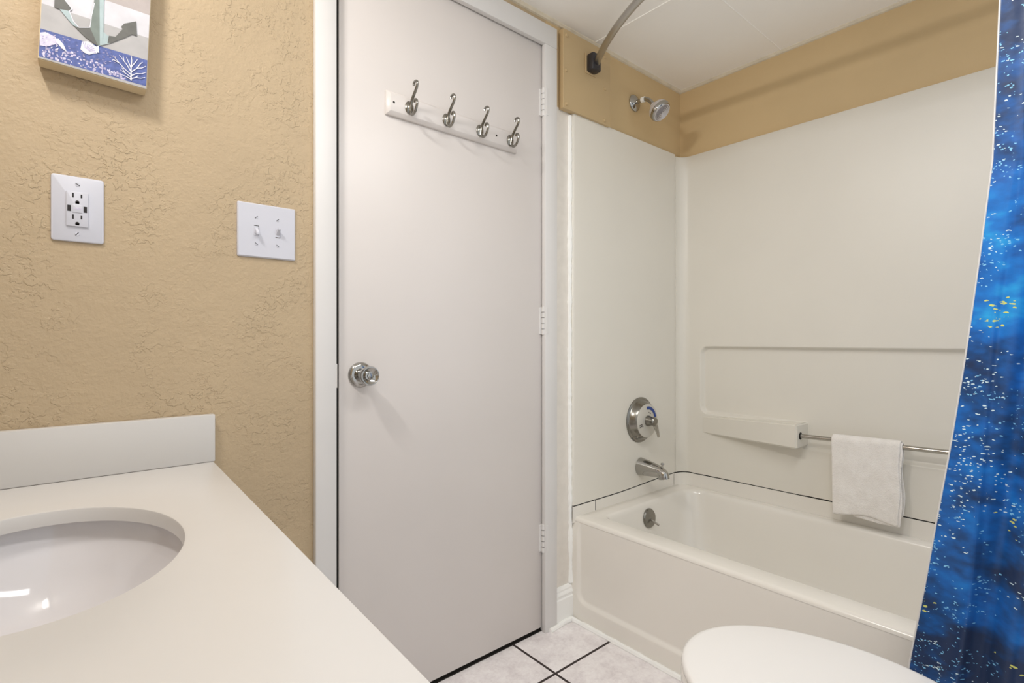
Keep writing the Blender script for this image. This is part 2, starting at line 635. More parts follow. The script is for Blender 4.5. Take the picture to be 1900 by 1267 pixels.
# ------------------------------------------------------------------ strip right of the door: baseboard and caulk
bm = B()
pr = [(0, 0), (.014, 0), (.014, .086), (.011, .090), (.011, .097), (.0135, .100), (.0135, .104), (.009, .112), (.009, .118), (.005, .126), (0, .128)]
prism(bm, pr, lambda p: (1.301, -p[0], p[1]), lambda p: (1.386, -p[0], p[1]))
obj('baseboard_front', bm, M['caulk'], kind='structure', smooth=False, label='short white moulded baseboard between door casing and bathtub')


def bead(bm, pts, r, amp, seed, n=8):
    rnd = random.Random(seed)
    P = []
    R = []
    for a, b in zip(pts[:-1], pts[1:]):
        a, b = Vector(a), Vector(b)
        m = max(2, int((b - a).length / .008))
        for i in range(m):
            P.append(a.lerp(b, i / m))
    P.append(Vector(pts[-1]))
    val = 0
    for p in P:
        val = val * .7 + rnd.uniform(-1, 1) * .5
        R.append(max(r * .5, r * (1 + amp * val)))
    tube(bm, P, R, n)


bm = B()
bead(bm, [(1.3805, -.002, 1.815), (1.3805, -.002, 1.4), (1.3790, -.002, .9), (1.3815, -.002, .5), (1.3850, -.003, .13)], .0085, .35, 3)
bead(bm, [(1.3030, -.001, 1.80), (1.3030, -.001, .13)], .0022, .8, 5)
obj('trim_5', bm, M['caulk'], kind='structure', label='white caulk line down the tub panel edge')
bm = B()
bead(bm, [(1.262, -.021, .003), (1.300, -.019, .004), (1.340, -.016, .007), (1.372, -.020, .008), (1.378, -.045, .004), (1.3795, -.30, .004), (1.3785, -.80, .004), (1.3785, -1.5, .004)], .0098, .22, 9)
obj('trim_6', bm, M['caulk'], kind='structure', label='white caulk line where floor meets tub and baseboard')

# ------------------------------------------------------------------ bathtub
ZR = .365
XF, XB = 1.394, 2.098       # apron face, wall side
Y0, Y1 = -.003, -1.525      # faucet end, far end


def rrect(xa, xb, ya, yb_, r, z, n=10):
    """rounded rectangle ring; xa<xb, yb_<ya; r may be 4 radii (front-far, back-far, back-near, front-near)"""
    rs = r if isinstance(r, (list, tuple)) else [r] * 4
    out = []
    for (cx, cy, a0, rr) in ((xa + rs[0], yb_ + rs[0], PI, rs[0]), (xb - rs[1], yb_ + rs[1], 1.5 * PI, rs[1]), (xb - rs[2], ya - rs[2], 0, rs[2]), (xa + rs[3], ya - rs[3], .5 * PI, rs[3])):
        for i in range(n + 1):
            a = a0 + PI / 2 * i / n
            out.append(Vector((cx + rr * math.cos(a), cy + rr * math.sin(a), z)))
    return out


def zbot(x):
    return .4065 + (.014 * smooth((x - 1.60) / .45))


tub = thing('bathtub', 'bone white alcove bathtub with recessed apron beside the toilet', 'bathtub', (1.745, -.765, 0))
bm = B()
rings = []
rings.append(rrect(XF + .002, XB, Y0, Y1, .004, ZR - .014))
for i in range(1, 6):
    a = PI / 2 * i / 5
    d = .012 * (1 - math.cos(a))
    rings.append(rrect(XF + .002 + d, XB - d, Y0 - d * .2, Y1 + d, .006, ZR - .014 + .014 * math.sin(a)))
# deck, slightly dished towards the basin
ix0, ix1, iy0, iy1 = 1.482, 2.052, -.078, -1.43
R0 = [.09, .09, .075, .035]


def lerp_ring(z, off, rr, drop=0):
    return rrect(ix0 + off, ix1 - off * .9, iy0 - off, iy1 + off * 2, [q + rr for q in R0], z)


rings.append(lerp_ring(ZR - .001, -.010, .004))
rings.append(lerp_ring(ZR - .003, -.004, .002))
rings.append(lerp_ring(ZR - .009, .001, .002))
rings.append(lerp_ring(ZR - .020, .004, .003))
rings.append(lerp_ring(.24, .018, .02))
rings.append(lerp_ring(.14, .032, .04))
rings.append(lerp_ring(.085, .052, .05))
rings.append(lerp_ring(.060, .085, .05))
rings.append(lerp_ring(.052, .13, .03))
loft(bm, rings, cap1=True)
# upstand flanges against the walls
fa = [1.3830 + (2.045 - 1.3830) * i / 24 for i in range(25)]
loft(bm, [[Vector((x, y, z if z else zbot(x) - .0042)) for x in fa] for y, z in ((-.014, ZR - .02), (-.014, None), (-.002, None))], close=False)
prof = [(2.035, -.016)] + [(2.035 + .055 * math.sin(PI / 2 * i / 8), -.016 - .055 * (1 - math.cos(PI / 2 * i / 8))) for i in range(1, 9)] + [(2.090, -.3), (2.090, -.8), (2.090, -1.52)]
V0 = [bm.verts.new((x, y, ZR - .01)) for x, y in prof]
V1 = [bm.verts.new((x, y, (.4162 + .002 * min(1, i / 5.)) if i < 9 else .4182 + .004 * min(1, (i - 8) / 2.))) for i, (x, y) in enumerate(prof)]
V2 = [bm.verts.new((x + .006, y, v.co.z)) for (x, y), v in zip(prof, V1)]
for i in range(len(prof) - 1):
    bm.faces.new((V0[i], V0[i + 1], V1[i + 1], V1[i]))
    bm.faces.new((V1[i], V1[i + 1], V2[i + 1], V2[i]))
# apron: recessed panel over a toe band, one relief surface
ys = [Y0, Y0 - .004] + [Y0 - .010 - .0025 * i for i in range(26)] + [Y0 - .075 - .05 * i for i in range(1, 27)] + [-1.50, Y1]
zs = [.0, .006] + [.012 + .008 * i for i in range(5)] + [.050 + .0022 * i for i in range(24)] + [.11 + .02 * i for i in range(12)] + [ZR - .0145]
grid = []
for z in zs:
    row = []
    for y in ys:
        # signed distance inside a rounded rectangle starting at y=-.030, z=.060
        dy = (Y0 - .026 - y)
        dz = z - .064
        rr = .045
        qx, qz = rr - dy, rr - dz
        if qx > 0 and qz > 0:
            d = rr - math.hypot(qx, qz)
        else:
            d = min(dy, dz)
        s_ = smooth(d / .016)
        x = XF + .002 - .0105 * (1 - s_) * smooth((ZR - .0145 - z) / .05)
        row.append(bm.verts.new((x, y, z)))
    grid.append(row)
for i in range(len(zs) - 1):
    for j in range(len(ys) - 1):
        bm.faces.new((grid[i][j], grid[i][j + 1], grid[i + 1][j + 1], grid[i + 1][j]))
# left end cap of the apron
tubo = obj('tub_body', bm, M['tub'], tub, angle=50)
bm = B()
box(bm, 1.5075, -.0150, ZR + .001, 1.5090, -.0135, .4036)
obj('flange_seam', bm, M['dark'], tub, smooth=False)
# overflow plate with trip lever
ox, oz, oy = 1.742, .3035, -.0885
bm = B()
nrm = Vector((0, -1, .12)).normalized()
lathe(bm, [(0, -.004), (.0375, -.004), (.0375, .003), (.034, .007), (.022, .0085), (0, .009)], (ox, oy, oz), nrm, 36)
op = obj('overflow_plate', bm, M['nickel'], tub, label='round brushed metal overflow plate')
bm = B()
tube(bm, bez([(ox, oy - .006, oz - .004), (ox, oy - .016, oz - .006), (ox + .006, oy - .030, oz - .015), (ox + .010, oy - .040, oz - .020)], 5), [.004] * 10 + [.0045] * 6, 10)
obj('trip_lever', bm, M['steel'], op)

# ------------------------------------------------------------------ surround panels
PY = -.0135   # face of the faucet-side panel
pan = B()
prof = [(1.3865, -.001), (1.3865, -.007), (1.3880, -.0105), (1.3915, -.0128), (1.397, PY), (2.0455, PY), (2.0455, -.001)]


prof = prof[:5] + [(1.397 + .6485 * i / 20, PY) for i in range(1, 21)] + prof[6:]
lo = [Vector((x, y, zbot(x))) for x, y in prof]
hi = [Vector((x, y, 1.8245)) for x, y in prof]
hi2 = [Vector((x, min(y + .003, -.001), 1.8270)) for x, y in prof]
V = loft(pan, [lo, hi, hi2], close=False)
sp1 = obj('surround_panel', pan, M['surround'], angle=40)
tag(sp1, 'plain bone white tub wall panel on the faucet side, under the tan board', 'tub surround')

sp2 = thing('surround_panel', 'long bone white tub wall panel with moulded recess, shelf and towel bar', 'tub surround', (2.09, -.78, .42))
XS = 2.090
bm = B()
# plan profile parameter list (x, y)
cor = [(2.0460 + .044 * math.sin(PI / 2 * i / 10), -.0160 - .044 * (1 - math.cos(PI / 2 * i / 10))) for i in range(11)]
yl = [-.075, -.09]
y = -.098
while y > -.135:
    yl.append(y); y -= .0025
while y > -.50:
    yl.append(y); y -= .03
y = -.505
while y > -.56:
    yl.append(y); y -= .0025
while y > -1.46:
    yl.append(y); y -= .04
yl.append(-1.515)
plan = [(2.0460, -.0140)] + cor + [(XS, q) for q in yl]
zl = []
z = .4225
while z < .57:
    zl.append(z); z += .03
z = .578
while z < .625:
    zl.append(z); z += .0022
z = .632
while z < .672:
    zl.append(z); z += .008
z = .674
while z < .725:
    zl.append(z); z += .0022
z = .74
while z < .94:
    zl.append(z); z += .03
z = .945
while z < .985:
    zl.append(z); z += .0022
z = 1.0
while z < 1.80:
    zl.append(z); z += .05
zl += [1.8140, 1.8160]


def sdr(y, z, ya, yb_, za, zb, r):
    cy, cz, hy, hz = (ya + yb_) / 2, (za + zb) / 2, abs(ya - yb_) / 2, (zb - za) / 2
    qy, qz = abs(y - cy) - hy + r, abs(z - cz) - hz + r
    return math.hypot(max(qy, 0), max(qz, 0)) + min(max(qy, qz), 0) - r


def recess(y, z):
    d1 = sdr(y, z, -1.42, -.108, .685, .9785, .036)
    d2 = sdr(y, z, -1.42, -.520, .5965, .9785, .012)
    d = min(d1, d2)
    return .0210 * smooth(-d / .0120)


rows = []
for zi, z in enumerate(zl):
    row = []
    for i, (x, y) in enumerate(plan):
        zz_ = z
        if zi == 0:
            zz_ = .4205 + .0020 * smooth(i / 10.) + .004 * smooth((i - 11) / 60.)
        dx = recess(y, z) if i > 11 else 0
        ex = 0
        if zi == len(zl) - 1:
            ex = .003
        row.append(bm.verts.new((x + dx + ex, y, zz_)))
    rows.append(row)
for i in range(len(rows) - 1):
    for j in range(len(plan) - 1):
        bm.faces.new((rows[i][j], rows[i][j + 1], rows[i + 1][j + 1], rows[i + 1][j]))
# top ledge back to the wall
last = rows[-1]
back = [bm.verts.new((max(v.co.x, 2.046) + .016 if i > 5 else v.co.x, min(v.co.y + .012, -.001) if i <= 5 else v.co.y, 1.8165)) for i, v in enumerate(last)]
for j in range(len(plan) - 1):
    bm.faces.new((last[j], last[j + 1], back[j + 1], back[j]))
obj('wall_sheet', bm, M['surround'], sp2, angle=60)
# wedge shaped shelf growing out of the panel
bm = B()
ya, ye = -.112, -.5335
shp = [(2.0915, ya, .602, .6765), (2.0065, ye, .6085, .6985)]
vf = []
for (x, y, za, zb) in shp:
    vf.append([Vector((x, y, za)), Vector((x, y, zb))])
a0, a1 = vf[0]
b0, b1 = vf[1]
pts = dict(a0=a0, a1=a1, b0=b0, b1=b1, c0=Vector((2.1120, ye, .6085)), c1=Vector((2.1120, ye, .6965)), d0=Vector((2.1120, ya, .602)), d1=Vector((2.1120, ya, .6765)))
pv = {k_: bm.verts.new(p) for k_, p in pts.items()}
for f in (('a0', 'a1', 'b1', 'b0'), ('b0', 'b1', 'c1', 'c0'), ('a1', 'd1', 'c1', 'b1'), ('a0', 'b0', 'c0', 'd0'), ('a0', 'd0', 'd1', 'a1'), ('c0', 'c1', 'd1', 'd0')):
    bm.faces.new([pv[q] for q in f])
bm.edges.ensure_lookup_table()
es = [e for e in bm.edges if {e.verts[0], e.verts[1]} & {pv['b0'], pv['b1']}]
bmesh.ops.bevel(bm, geom=es, offset=.005, segments=3, affect='EDGES')
obj('shelf', bm, M['surround'], sp2)
bm = B()
bar0, bar1 = Vector((2.041, -.535, .6535)), Vector((2.0445, -1.40, .6720))
tube(bm, [bar0 + Vector((0, .006, 0)), bar0.lerp(bar1, .5), bar1], .0080, 20)
bar = obj('towel_bar', bm, M['steel'], sp2, label='slim steel towel bar')
bm = B()
lathe(bm, [(0, -.002), (.0135, -.002), (.0135, .0012), (.009, .003), (0, .003)], bar0 + Vector((0, .0018, 0)), (0, -1, 0), 20)
obj('bar_socket', bm, M['dark'], bar)
bm = B()
box(bm, 2.0065, -1.50, .6085, 2.1120, -1.395, .6985, .005, 3)
obj('shelf', bm, M['surround'], sp2)

# dark joint visible between panels and tub
bm = B()
loft(bm, [[Vector((1.392 + (2.046 - 1.392) * i / 24, -.0115, zbot(1.392 + (2.046 - 1.392) * i / 24) + dz)) for i in range(25)] for dz in (-.006, .004)], close=False)
pp = [(2.040, -.010)] + [(2.0475 + .046 * math.sin(PI / 2 * i / 8), -.0125 - .046 * (1 - math.cos(PI / 2 * i / 8))) for i in range(0, 9)] + [(2.0935, -.3), (2.0935, -1.52)]
a = [bm.verts.new((x, y,   .412 if i < 5 else .416)) for i, (x, y) in enumerate(pp)]
b = [bm.verts.new((x, y, .422 if i < 5 else .430)) for i, (x, y) in enumerate(pp)]
for i in range(len(pp) - 1):
    bm.faces.new((a[i], a[i + 1], b[i + 1], b[i]))
obj('trim_7', bm, M['dark'], kind='structure', smooth=False, label='dark joint line between tub and wall panels')

# ------------------------------------------------------------------ tan access board with screw caps
bd = thing('access_board', 'tan painted board with six screw caps, high beside the door casing', 'board', (1.455, -.001, 1.96))
bm = B()
box(bm, 1.3255, -.0245, 1.8215, 1.5830, -.001, 2.1020, .0015, 1)
obj('board', bm, M['tan_board'], bd)
for (x, z) in ((1.3405, 2.0800), (1.3385, 1.9570), (1.3395, 1.8385), (1.5490, 2.0767), (1.5510, 1.9566), (1.5475, 1.8365)):
    bm = B()
    lathe(bm, [(.0064, .0), (.0062, .0022), (.0046, .0046), (0, .0056)], (x, -.0245, z), (0, -1, 0), 14)
    obj('screw_cap', bm, M['tan_board'], bd)

# ------------------------------------------------------------------ curtain rod
RCX, RCY, RR = 2.376, -.775, 1.158


def rod_x(y):
    return RCX - math.sqrt(RR * RR - (y - RCY) ** 2)


rod = thing('curtain_rod', 'curved grey metal shower curtain rod ending in a black bracket by the ceiling', 'curtain rod', (rod_x(-.775), -.775, 2.016))
bm = B()
pts = [(rod_x(y), y, 2.016) for y in [-.050 - (1.45 * i / 60) for i in range(61)]]
tube(bm, pts, .0118, 16)
obj('rod', bm, M['rod'], rod)
for yb, sgn in ((-.0250, -1), (-1.5400, 1)):
    bm = B()
    y2 = yb + sgn * .034
    v = box(bm, 1.444, min(yb, y2), 1.986, 1.490, max(yb, y2), 2.050, .007, 2)
    br = obj('bracket', bm, M['black'], rod, label='black end bracket')
    bm = B()
    box(bm, 1.438, min(yb, yb + sgn * .003), 1.981, 1.496, max(yb, yb + sgn * .003), 2.055, .001, 1)
    obj('gasket', bm, M['tan_board'], br)

# ------------------------------------------------------------------ shower curtain
F_, HY_, YAW_ = 967., 630., .8647
edge_tab = [(2.00, -1.168), (1.63, -1.156), (1.53, -1.152), (1.335, -1.144), (1.158, -1.125), (.975, -1.104), (.786, -1.079), (.645, -1.058), (.505, -1.038), (.34, -1.012), (.12, -.985)]


def edge_y(z):
    for (za, ya), (zb, yb_) in zip(edge_tab[:-1], edge_tab[1:]):
        if zb <= z <= za:
            t = (za - z) / (za - zb)
            return ya + (yb_ - ya) * t
    return edge_tab[-1][1] if z < .12 else edge_tab[0][1]


cur = thing('shower_curtain', 'deep blue ocean print shower curtain with pale flecks hanging outside the tub', 'curtain', (1.29, -1.3, 2.0))


def cx_at(z):
    return 1.272 + (.072 if z < .2 else .072 * (2.0 - z) / 1.8)


bm = B()
NZ, NY = 90, 150
G = []
for i in range(NZ + 1):
    z = 1.985 - (1.985 - .10) * i / NZ
    y0 = edge_y(z)
    y1 = -1.49
    row = []
    for j in range(NY + 1):
        t = j / NY
        y = y0 + (y1 - y0) * t
        s_ = t * (.5 if False else 1)
        amp = .016 * smooth((t - .05) / .22)
        ph = 2 * PI * (t * 5.3 + .12 * math.sin(2.2 * z))
        x = cx_at(z) + amp * math.sin(ph) + .004 * math.sin(7 * t + 3 * z) * smooth(t / .2) + (rod_x(y) - rod_x(-1.16)) * smooth((z - 1.2) / .8)
        # one gentle vertical fold close to the free edge
        fd = (y0 - y) - (.030 + .045 * smooth((1.1 - z) / .8))
        x += (.012 * smooth(fd / .012) - .010 * smooth((fd - .03) / .10)) * smooth((1.5 - z) / .5)
        row.append(bm.verts.new((x, y, z)))
    G.append(row)
for i in range(NZ):
    for j in range(NY):
        bm.faces.new((G[i][j], G[i][j + 1], G[i + 1][j + 1], G[i + 1][j]))
co = obj('fabric', bm, M['curtain'], cur, angle=80)
sol = co.modifiers.new('thickness', 'SOLIDIFY')
sol.thickness = .0008
bm = B()
pts = [(cx_at(1.985 - (1.985 - .10) * i / NZ) + (rod_x(edge_y(1.985 - 1.885 * i / NZ)) - rod_x(-1.16)) * smooth((1.985 - 1.885 * i / NZ - 1.2) / .8),
        edge_y(1.985 - (1.985 - .10) * i / NZ) + .0006, 1.985 - (1.985 - .10) * i / NZ) for i in range(NZ + 1)]
tube(bm, pts, .0015, 6)
obj('hem', bm, M['trim'], cur)
for i in range(8):
    y = -1.19 - .04 * i
    bm = B()
    cx_, cz_ = rod_x(y), 2.008
    pts = [(cx_ + .022 * math.cos(2 * PI * j / 20), y, cz_ - .008 + .026 * math.sin(2 * PI * j / 20)) for j in range(21)]
    tube(bm, pts, .0018, 6, caps=False)
    obj('ring', bm, M['chrome'], cur)

# ------------------------------------------------------------------ shower head
sh = thing('wall_shower', 'round chrome and grey shower head on a bent arm above the faucet panel', 'shower head', (1.766, -.001, 1.974))
bm = B()
lathe(bm, [(.0335, 0), (.0335, .003), (.029, .008), (.018, .0135), (.012, .016), (0, .016)], (1.766, -.001, 1.974), (0, -1, 0), 32)
obj('flange', bm, M['chrome'], sh)
arm = bez([(1.766, -.010, 1.974), (1.766, -.040, 1.974), (1.767, -.060, 1.970), (1.768, -.077, 1.957), (1.769, -.091, 1.936)], 8)
bm = B()
tube(bm, arm, .0085, 16)
obj('arm', bm, M['chrome'], sh)
bm = B()
tube(bm, [(1.766, -.037, 1.974), (1.7662, -.052, 1.9732)], .0108, 18)
obj('arm_collar', bm, M['caulk'], sh, label='white sealing collar on the arm')
hd = Vector((.06, -.60, -.66)).normalized()
ho = Vector((1.769, -.089, 1.938))
bm = B()
lathe(bm, [(0, -.004), (.011, -.002), (.0135, .004), (.0125, .010), (.020, .014), (.034, .021), (.0405, .030), (.0425, .040)], ho, hd, 36)
hb = obj('head_body', bm, M['sh_grey'], sh, label='grey head body')
bm = B()
lathe(bm, [(.0425, .040), (.0430, .043), (.0415, .047), (.0415, .051), (.0395, .055), (.036, .058)], ho, hd, 36)
obj('chrome_ring', bm, M['chrome'], hb)
bm = B()
pf = [(.036, .058)]
for i, r in enumerate((.0325, .0295, .0262, .0232, .0198, .0168, .0134, .0104, .0070, .004)):
    pf.append((r, .058 + (.0026 if i % 2 else .0002)))
pf.append((0, .0605))
mi = [1 if i % 2 else 0 for i in range(len(pf) - 1)]
lathe(bm, pf, ho, hd, 36, mi)
obj('spray_face', bm, [M['sh_grey'], M['sh_dark']], hb)

# ------------------------------------------------------------------ shower valve
vx, vz = 1.788, .6775
va = thing('shower_valve', 'round chrome shower valve with lever and blue marked dial above the tub spout', 'faucet valve', (vx, PY, vz))
bm = B()
lathe(bm, [(.0925, .0), (.0925, .003), (.0895, .006), (.0835, .0075), (.0815, .010), (.0790, .016), (.0730, .028), (.0690, .0335), (.0, .0335)], (vx, PY + .0005, vz), (0, -1, 0), 56)
obj('escutcheon', bm, M['nickel'], va)
bm = B()
lathe(bm, [(.0675, .033), (.0675, .0362), (.0655, .0375), (0, .038)], (vx, PY, vz), (0, -1, 0), 48)
dial = obj('dial', bm, M['dial'], va, label='pale dial face with blue arc')
yd = PY - .0384


def arcband(bm, r0, r1, a0, a1, n=20, th=.0006):
    pts = [(r1 * math.cos(a0 + (a1 - a0) * i / n), r1 * math.sin(a0 + (a1 - a0) * i / n)) for i in range(n + 1)] + \
          [(r0 * math.cos(a1 + (a0 - a1) * i / n), r0 * math.sin(a1 + (a0 - a1) * i / n)) for i in range(n + 1)]
    f0 = [bm.verts.new((vx + p[0], yd, vz + p[1])) for p in pts]
    m = n + 1
    for i in range(n):
        bm.faces.new((f0[i], f0[i + 1], f0[2 * m - 2 - i], f0[2 * m - 1 - i]))


bm = B()
arcband(bm, .046, .058, math.radians(12), math.radians(98))
obj('temperature_arc', bm, M['blue'], dial, smooth=False, label='blue arc')
for ang in (195, 203):
    bm = B()
    a = math.radians(ang)
    d = Vector((math.cos(a), 0, math.sin(a)))
    p = Vector((vx, yd, vz))
    tube(bm, [p + d * .040, p + d * .060], .0014, 6)
    obj('dial_mark', bm, M['ink'], dial, smooth=False)
for ang, r in ((78, .034), (60, .033), (210, .040)):
    a = math.radians(ang)
    bm = B()
    lathe(bm, [(.0022, -.0004), (.0022, .0004), (0, .0004)], (vx + r * math.cos(a), yd, vz + r * math.sin(a)), (0, -1, 0), 8)
    obj('dial_dot', bm, M['ink'], dial, smooth=False)
bm = B()
lathe(bm, [(.022, .036), (.021, .046), (.018, .052), (.0165, .066), (.018, .070), (.015, .074), (0, .075)], (vx, PY, vz), (0, -1, 0), 28)
hn = obj('handle', bm, M['nickel'], va, label='chrome lever handle')
bm = B()
hp = Vector((vx, PY - .062, vz))
tube(bm, [hp, hp + Vector((.010, -.006, -.020)), hp + Vector((.020, -.008, -.044)), hp + Vector((.027, -.008, -.064))], [.0110, .0095, .0065, .005], 12)
tube(bm, [hp + Vector((.0, 0, -.002)), hp + Vector((.022, -.004, .004))], [.006, .0045], 10)
obj('lever', bm, M['steel'], hn)

# ------------------------------------------------------------------ tub spout
sx, sz = 1.789, .4865
spt = thing('tub_spout', 'chrome tub spout with small diverter knob below the shower valve', 'spout', (sx, PY, sz))
bm = B()
sec = [(-.0005, .0355, .0365, 0), (-.006, .0350, .0360, 0), (-.030, .0315, .0325, .001), (-.060, .0270, .0280, .001), (-.085, .0240, .0245, -.001), (-.105, .0220, .0225, -.006), (-.120, .0205, .0220, -.014)]
rings = []
for (dy, rx, rz, dz) in sec:
    rings.append([Vector((sx + rx * math.cos(2 * PI * j / 28), PY + dy, sz + dz + rz * math.sin(2 * PI * j / 28))) for j in range(28)])
# turn down to the outlet
ctr = Vector((sx, PY - .112, sz - .030))
for ang in (25, 50, 75, 90):
    a = math.radians(ang)
    rr = .019
    cpos = ctr + Vector((0, -.022 * math.cos(a) * .9 - .004, .016 * (1 - math.sin(a)) - .004 * ang / 90))
    fw = Vector((0, -math.cos(a), -math.sin(a)))
    u_ = Vector((0, -math.sin(a), math.cos(a))) * -1
    rings.append([cpos + Vector((1, 0, 0)) * rr * math.cos(2 * PI * j / 28) - u_ * rr * math.sin(2 * PI * j / 28) for j in range(28)])
# simpler and cleaner: tube sweep for the outer shape
bm.free()
bm = B()
path = bez([(sx, PY - .0005, sz), (sx, PY - .035, sz - .001), (sx, PY - .066, sz - .003), (sx, PY - .092, sz - .006), (sx, PY - .109, sz - .015), (sx, PY - .113, sz - .030)], 8)
n_ = len(path)
rad = []
for i in range(n_):
    t = i / (n_ - 1)
    rad.append(.0365 - .0145 * min(1, t / .66))
tube(bm, path, rad, 28, flat=.92)
obj('spout_body', bm, M['chrome'], spt)
bm = B()
tube(bm, [(sx, PY - .104, sz + .002), (sx, PY - .105, sz + .026)], .0032, 10)
lathe(bm, [(.0, -.003), (.0068, -.002), (.0075, .001), (.006, .005), (0, .006)], (sx, PY - .105, sz + .027), (0, 0, 1), 16)
obj('diverter_knob', bm, M['chrome'], spt)

# ------------------------------------------------------------------ towel over the bar
tw = thing('hand_towel', 'folded white terry towel draped over the steel towel bar', 'towel', (2.04, -.745, .665))


def bar_at(y):
    t = (y - bar0.y) / (bar1.y - bar0.y)
    return bar0.lerp(bar1, t)


def drape(bm, ya, yb_, off, zf, zb_, wob, seed, ny=26):
    """sheet: front bottom -> up -> over bar -> back bottom, with an offset from the bar surface"""
    rnd = random.Random(seed)
    G = []
    for j in range(ny + 1):
        t = j / ny
        y = ya + (yb_ - ya) * t
        bc = bar_at(y)
        r = .0085 + off
        zF = zf[0] + (zf[1] - zf[0]) * t + zf[2] * math.sin(PI * min(1, t * 1.0)) ** 2
        zB = zb_[0] + (zb_[1] - zb_[0]) * t
        col = []
        nf = 16
        for i in range(nf):
            s_ = i / nf
            z = zF + (bc.z - zF) * s_
            lean = (1 - s_)
            xo = -r - .010 * lean * math.sin(PI * (1 - s_) * .8) * (.4 + .6 * t) - wob * (1 - s_) ** 2 * math.sin(5 * t + seed) * .6
            yo = -(1 - s_) * .006 * (1 if t < .5 else -.2) + .003 * math.sin(9 * s_ + seed) * (1 if t > .9 else 0)
            col.append(Vector((bc.x + xo, y + yo, z)))
        for i in range(9):
            a = PI - PI * i / 8
            col.append(Vector((bc.x + r * math.cos(a), y, bc.z + r * math.sin(a) * 1.05)))
        for i in range(1, 13):
            s_ = i / 12
            z = bc.z + (zB - bc.z) * s_
            yo = (-.004 * math.sin(8 * s_ + seed)) * (1 if t > .9 else 0)
            col.append(Vector((bc.x + r - .004 * s_, y + yo, z)))
        G.append(col)
    V = [[bm.verts.new(p) for p in c_] for c_ in G]
    for i in range(len(V) - 1):
        for j in range(len(V[0]) - 1):
            bm.faces.new((V[i][j], V[i + 1][j], V[i + 1][j + 1], V[i][j + 1]))


bm = B()
drape(bm, -.640, -.8375, .0095, (.4035, .4060, .014), (.47, .45, 0), .006, 1)
to = obj('outer_fold', bm, M['terry'], tw, angle=80)
s1 = to.modifiers.new('thick', 'SOLIDIFY')
s1.thickness = .0055
s1.offset = 0
s2 = to.modifiers.new('sub', 'SUBSURF')
s2.levels = s2.render_levels = 1
bm = B()
drape(bm, -.700, -.8420, .0035, (.4065, .4030, -.004), (.43, .43, 0), .004, 2)
to = obj('inner_fold', bm, M['terry'], tw, angle=80)
s1 = to.modifiers.new('thick', 'SOLIDIFY')
s1.thickness = .0045
s1.offset = 0
s2 = to.modifiers.new('sub', 'SUBSURF')
s2.levels = s2.render_levels = 1

# ------------------------------------------------------------------ vanity: cabinet, worktop with sink
ZT = .7415
ct = thing('vanity_countertop', 'bone white countertop with oval undermount sink and side splash', 'countertop', (-.04, -.62, ZT))
ex, ey, ea, eb = -.0335, -.4354, .1567, .2117
TH = .0225
# slab right edge runs from (.2433,0) to (.2105,-1.10)
def edge_x(y):
    return .2433 + (.0328) * y / 1.10
xa_, ybk = XL + .001, -1.30
bm = B()
NE = 72
outer = []
for j in range(NE):
    a = 2 * PI * j / NE
    dx, dy = math.cos(a), math.sin(a)
    # ray from the ellipse centre to the slab outline
    ts = []
    if dx < -1e-9: ts.append((xa_ - ex) / dx)
    if dy < -1e-9: ts.append((ybk - ey) / dy)
    if dy > 1e-9: ts.append((-.0015 - ey) / dy)
    # slanted right edge: x = .2433 + k*y
    kk = .0328 / 1.10
    den = dx - kk * dy
    if den > 1e-9: ts.append((.2433 + kk * ey - ex) / den)
    t = min(q for q in ts if q > 0)
    outer.append(Vector((ex + dx * t, ey + dy * t, 0)))
# snap the nearest ray ends to the true corners
for cxy in ((xa_, -.0015), (xa_, ybk), (edge_x(-.0015), -.0015), (edge_x(ybk), ybk)):
    q = min(outer, key=lambda p: (p.x - cxy[0]) ** 2 + (p.y - cxy[1]) ** 2)
    q.x, q.y = cxy


def ell(sa, z):
    return [Vector((ex + (ea + sa) * math.cos(2 * PI * j / NE), ey + (eb + sa) * math.sin(2 * PI * j / NE), z)) for j in range(NE)]


def ring_out(inset, z):
    c_ = Vector((ex, ey, 0))
    out = []
    for p in outer:
        x, y = p.x, p.y
        x = min(x, edge_x(y) - inset)
        out.append(Vector((x, y, z)))
    return out


loft(bm, [ell(.0, ZT - TH), ell(.0, ZT - .004), ell(.0010, ZT - .0015), ell(.004, ZT), ring_out(.004, ZT), ring_out(.0012, ZT - .0012), ring_out(0, ZT - .004), ring_out(0, ZT - TH), ell(0, ZT - TH)])
obj('slab', bm, M['counter'], ct, angle=30)
bm = B()
rings = [ell(.026, ZT - TH - .0005)]
for (sa, z) in ((.020, -.002), (.017, -.020), (.002, -.045), (-.012, -.075), (-.035, -.102), (-.065, -.122), (-.100, -.133), (-.135, -.138)):
    rings.append(ell(sa, ZT - TH + z))
loft(bm, rings, cap1=True)
sk = obj('sink_bowl', bm, M['sink'], ct, angle=60, label='glossy white oval sink bowl')
bm = B()
lathe(bm, [(.024, 0), (.024, .002), (.018, .003), (.016, .001), (0, .001)], (ex, ey, ZT - TH - .137), (0, 0, 1), 28)
obj('drain', bm, M['chrome'], sk)
bm = B()
v = box(bm, xa_, -.0200, ZT + .0005, .2443, -.0015, ZT + .1025, .002, 2)
obj('side_splash', bm, M['counter'], ct)
bm = B()
box(bm, xa_, ybk, ZT + .0005, xa_ + .019, -.0205, ZT + .1025, .002, 2)
obj('back_splash', bm, M['counter'], ct)
cb = thing('vanity_cabinet', 'white vanity cabinet under the sink countertop', 'cabinet', (-.06, -.65, 0))
bm = B()
box(bm, XL + .002, ybk + .012, .10, .190, -.004, ZT - TH - .150)
box(bm, XL + .002, ybk + .012, .0, .130, -.004, .10)
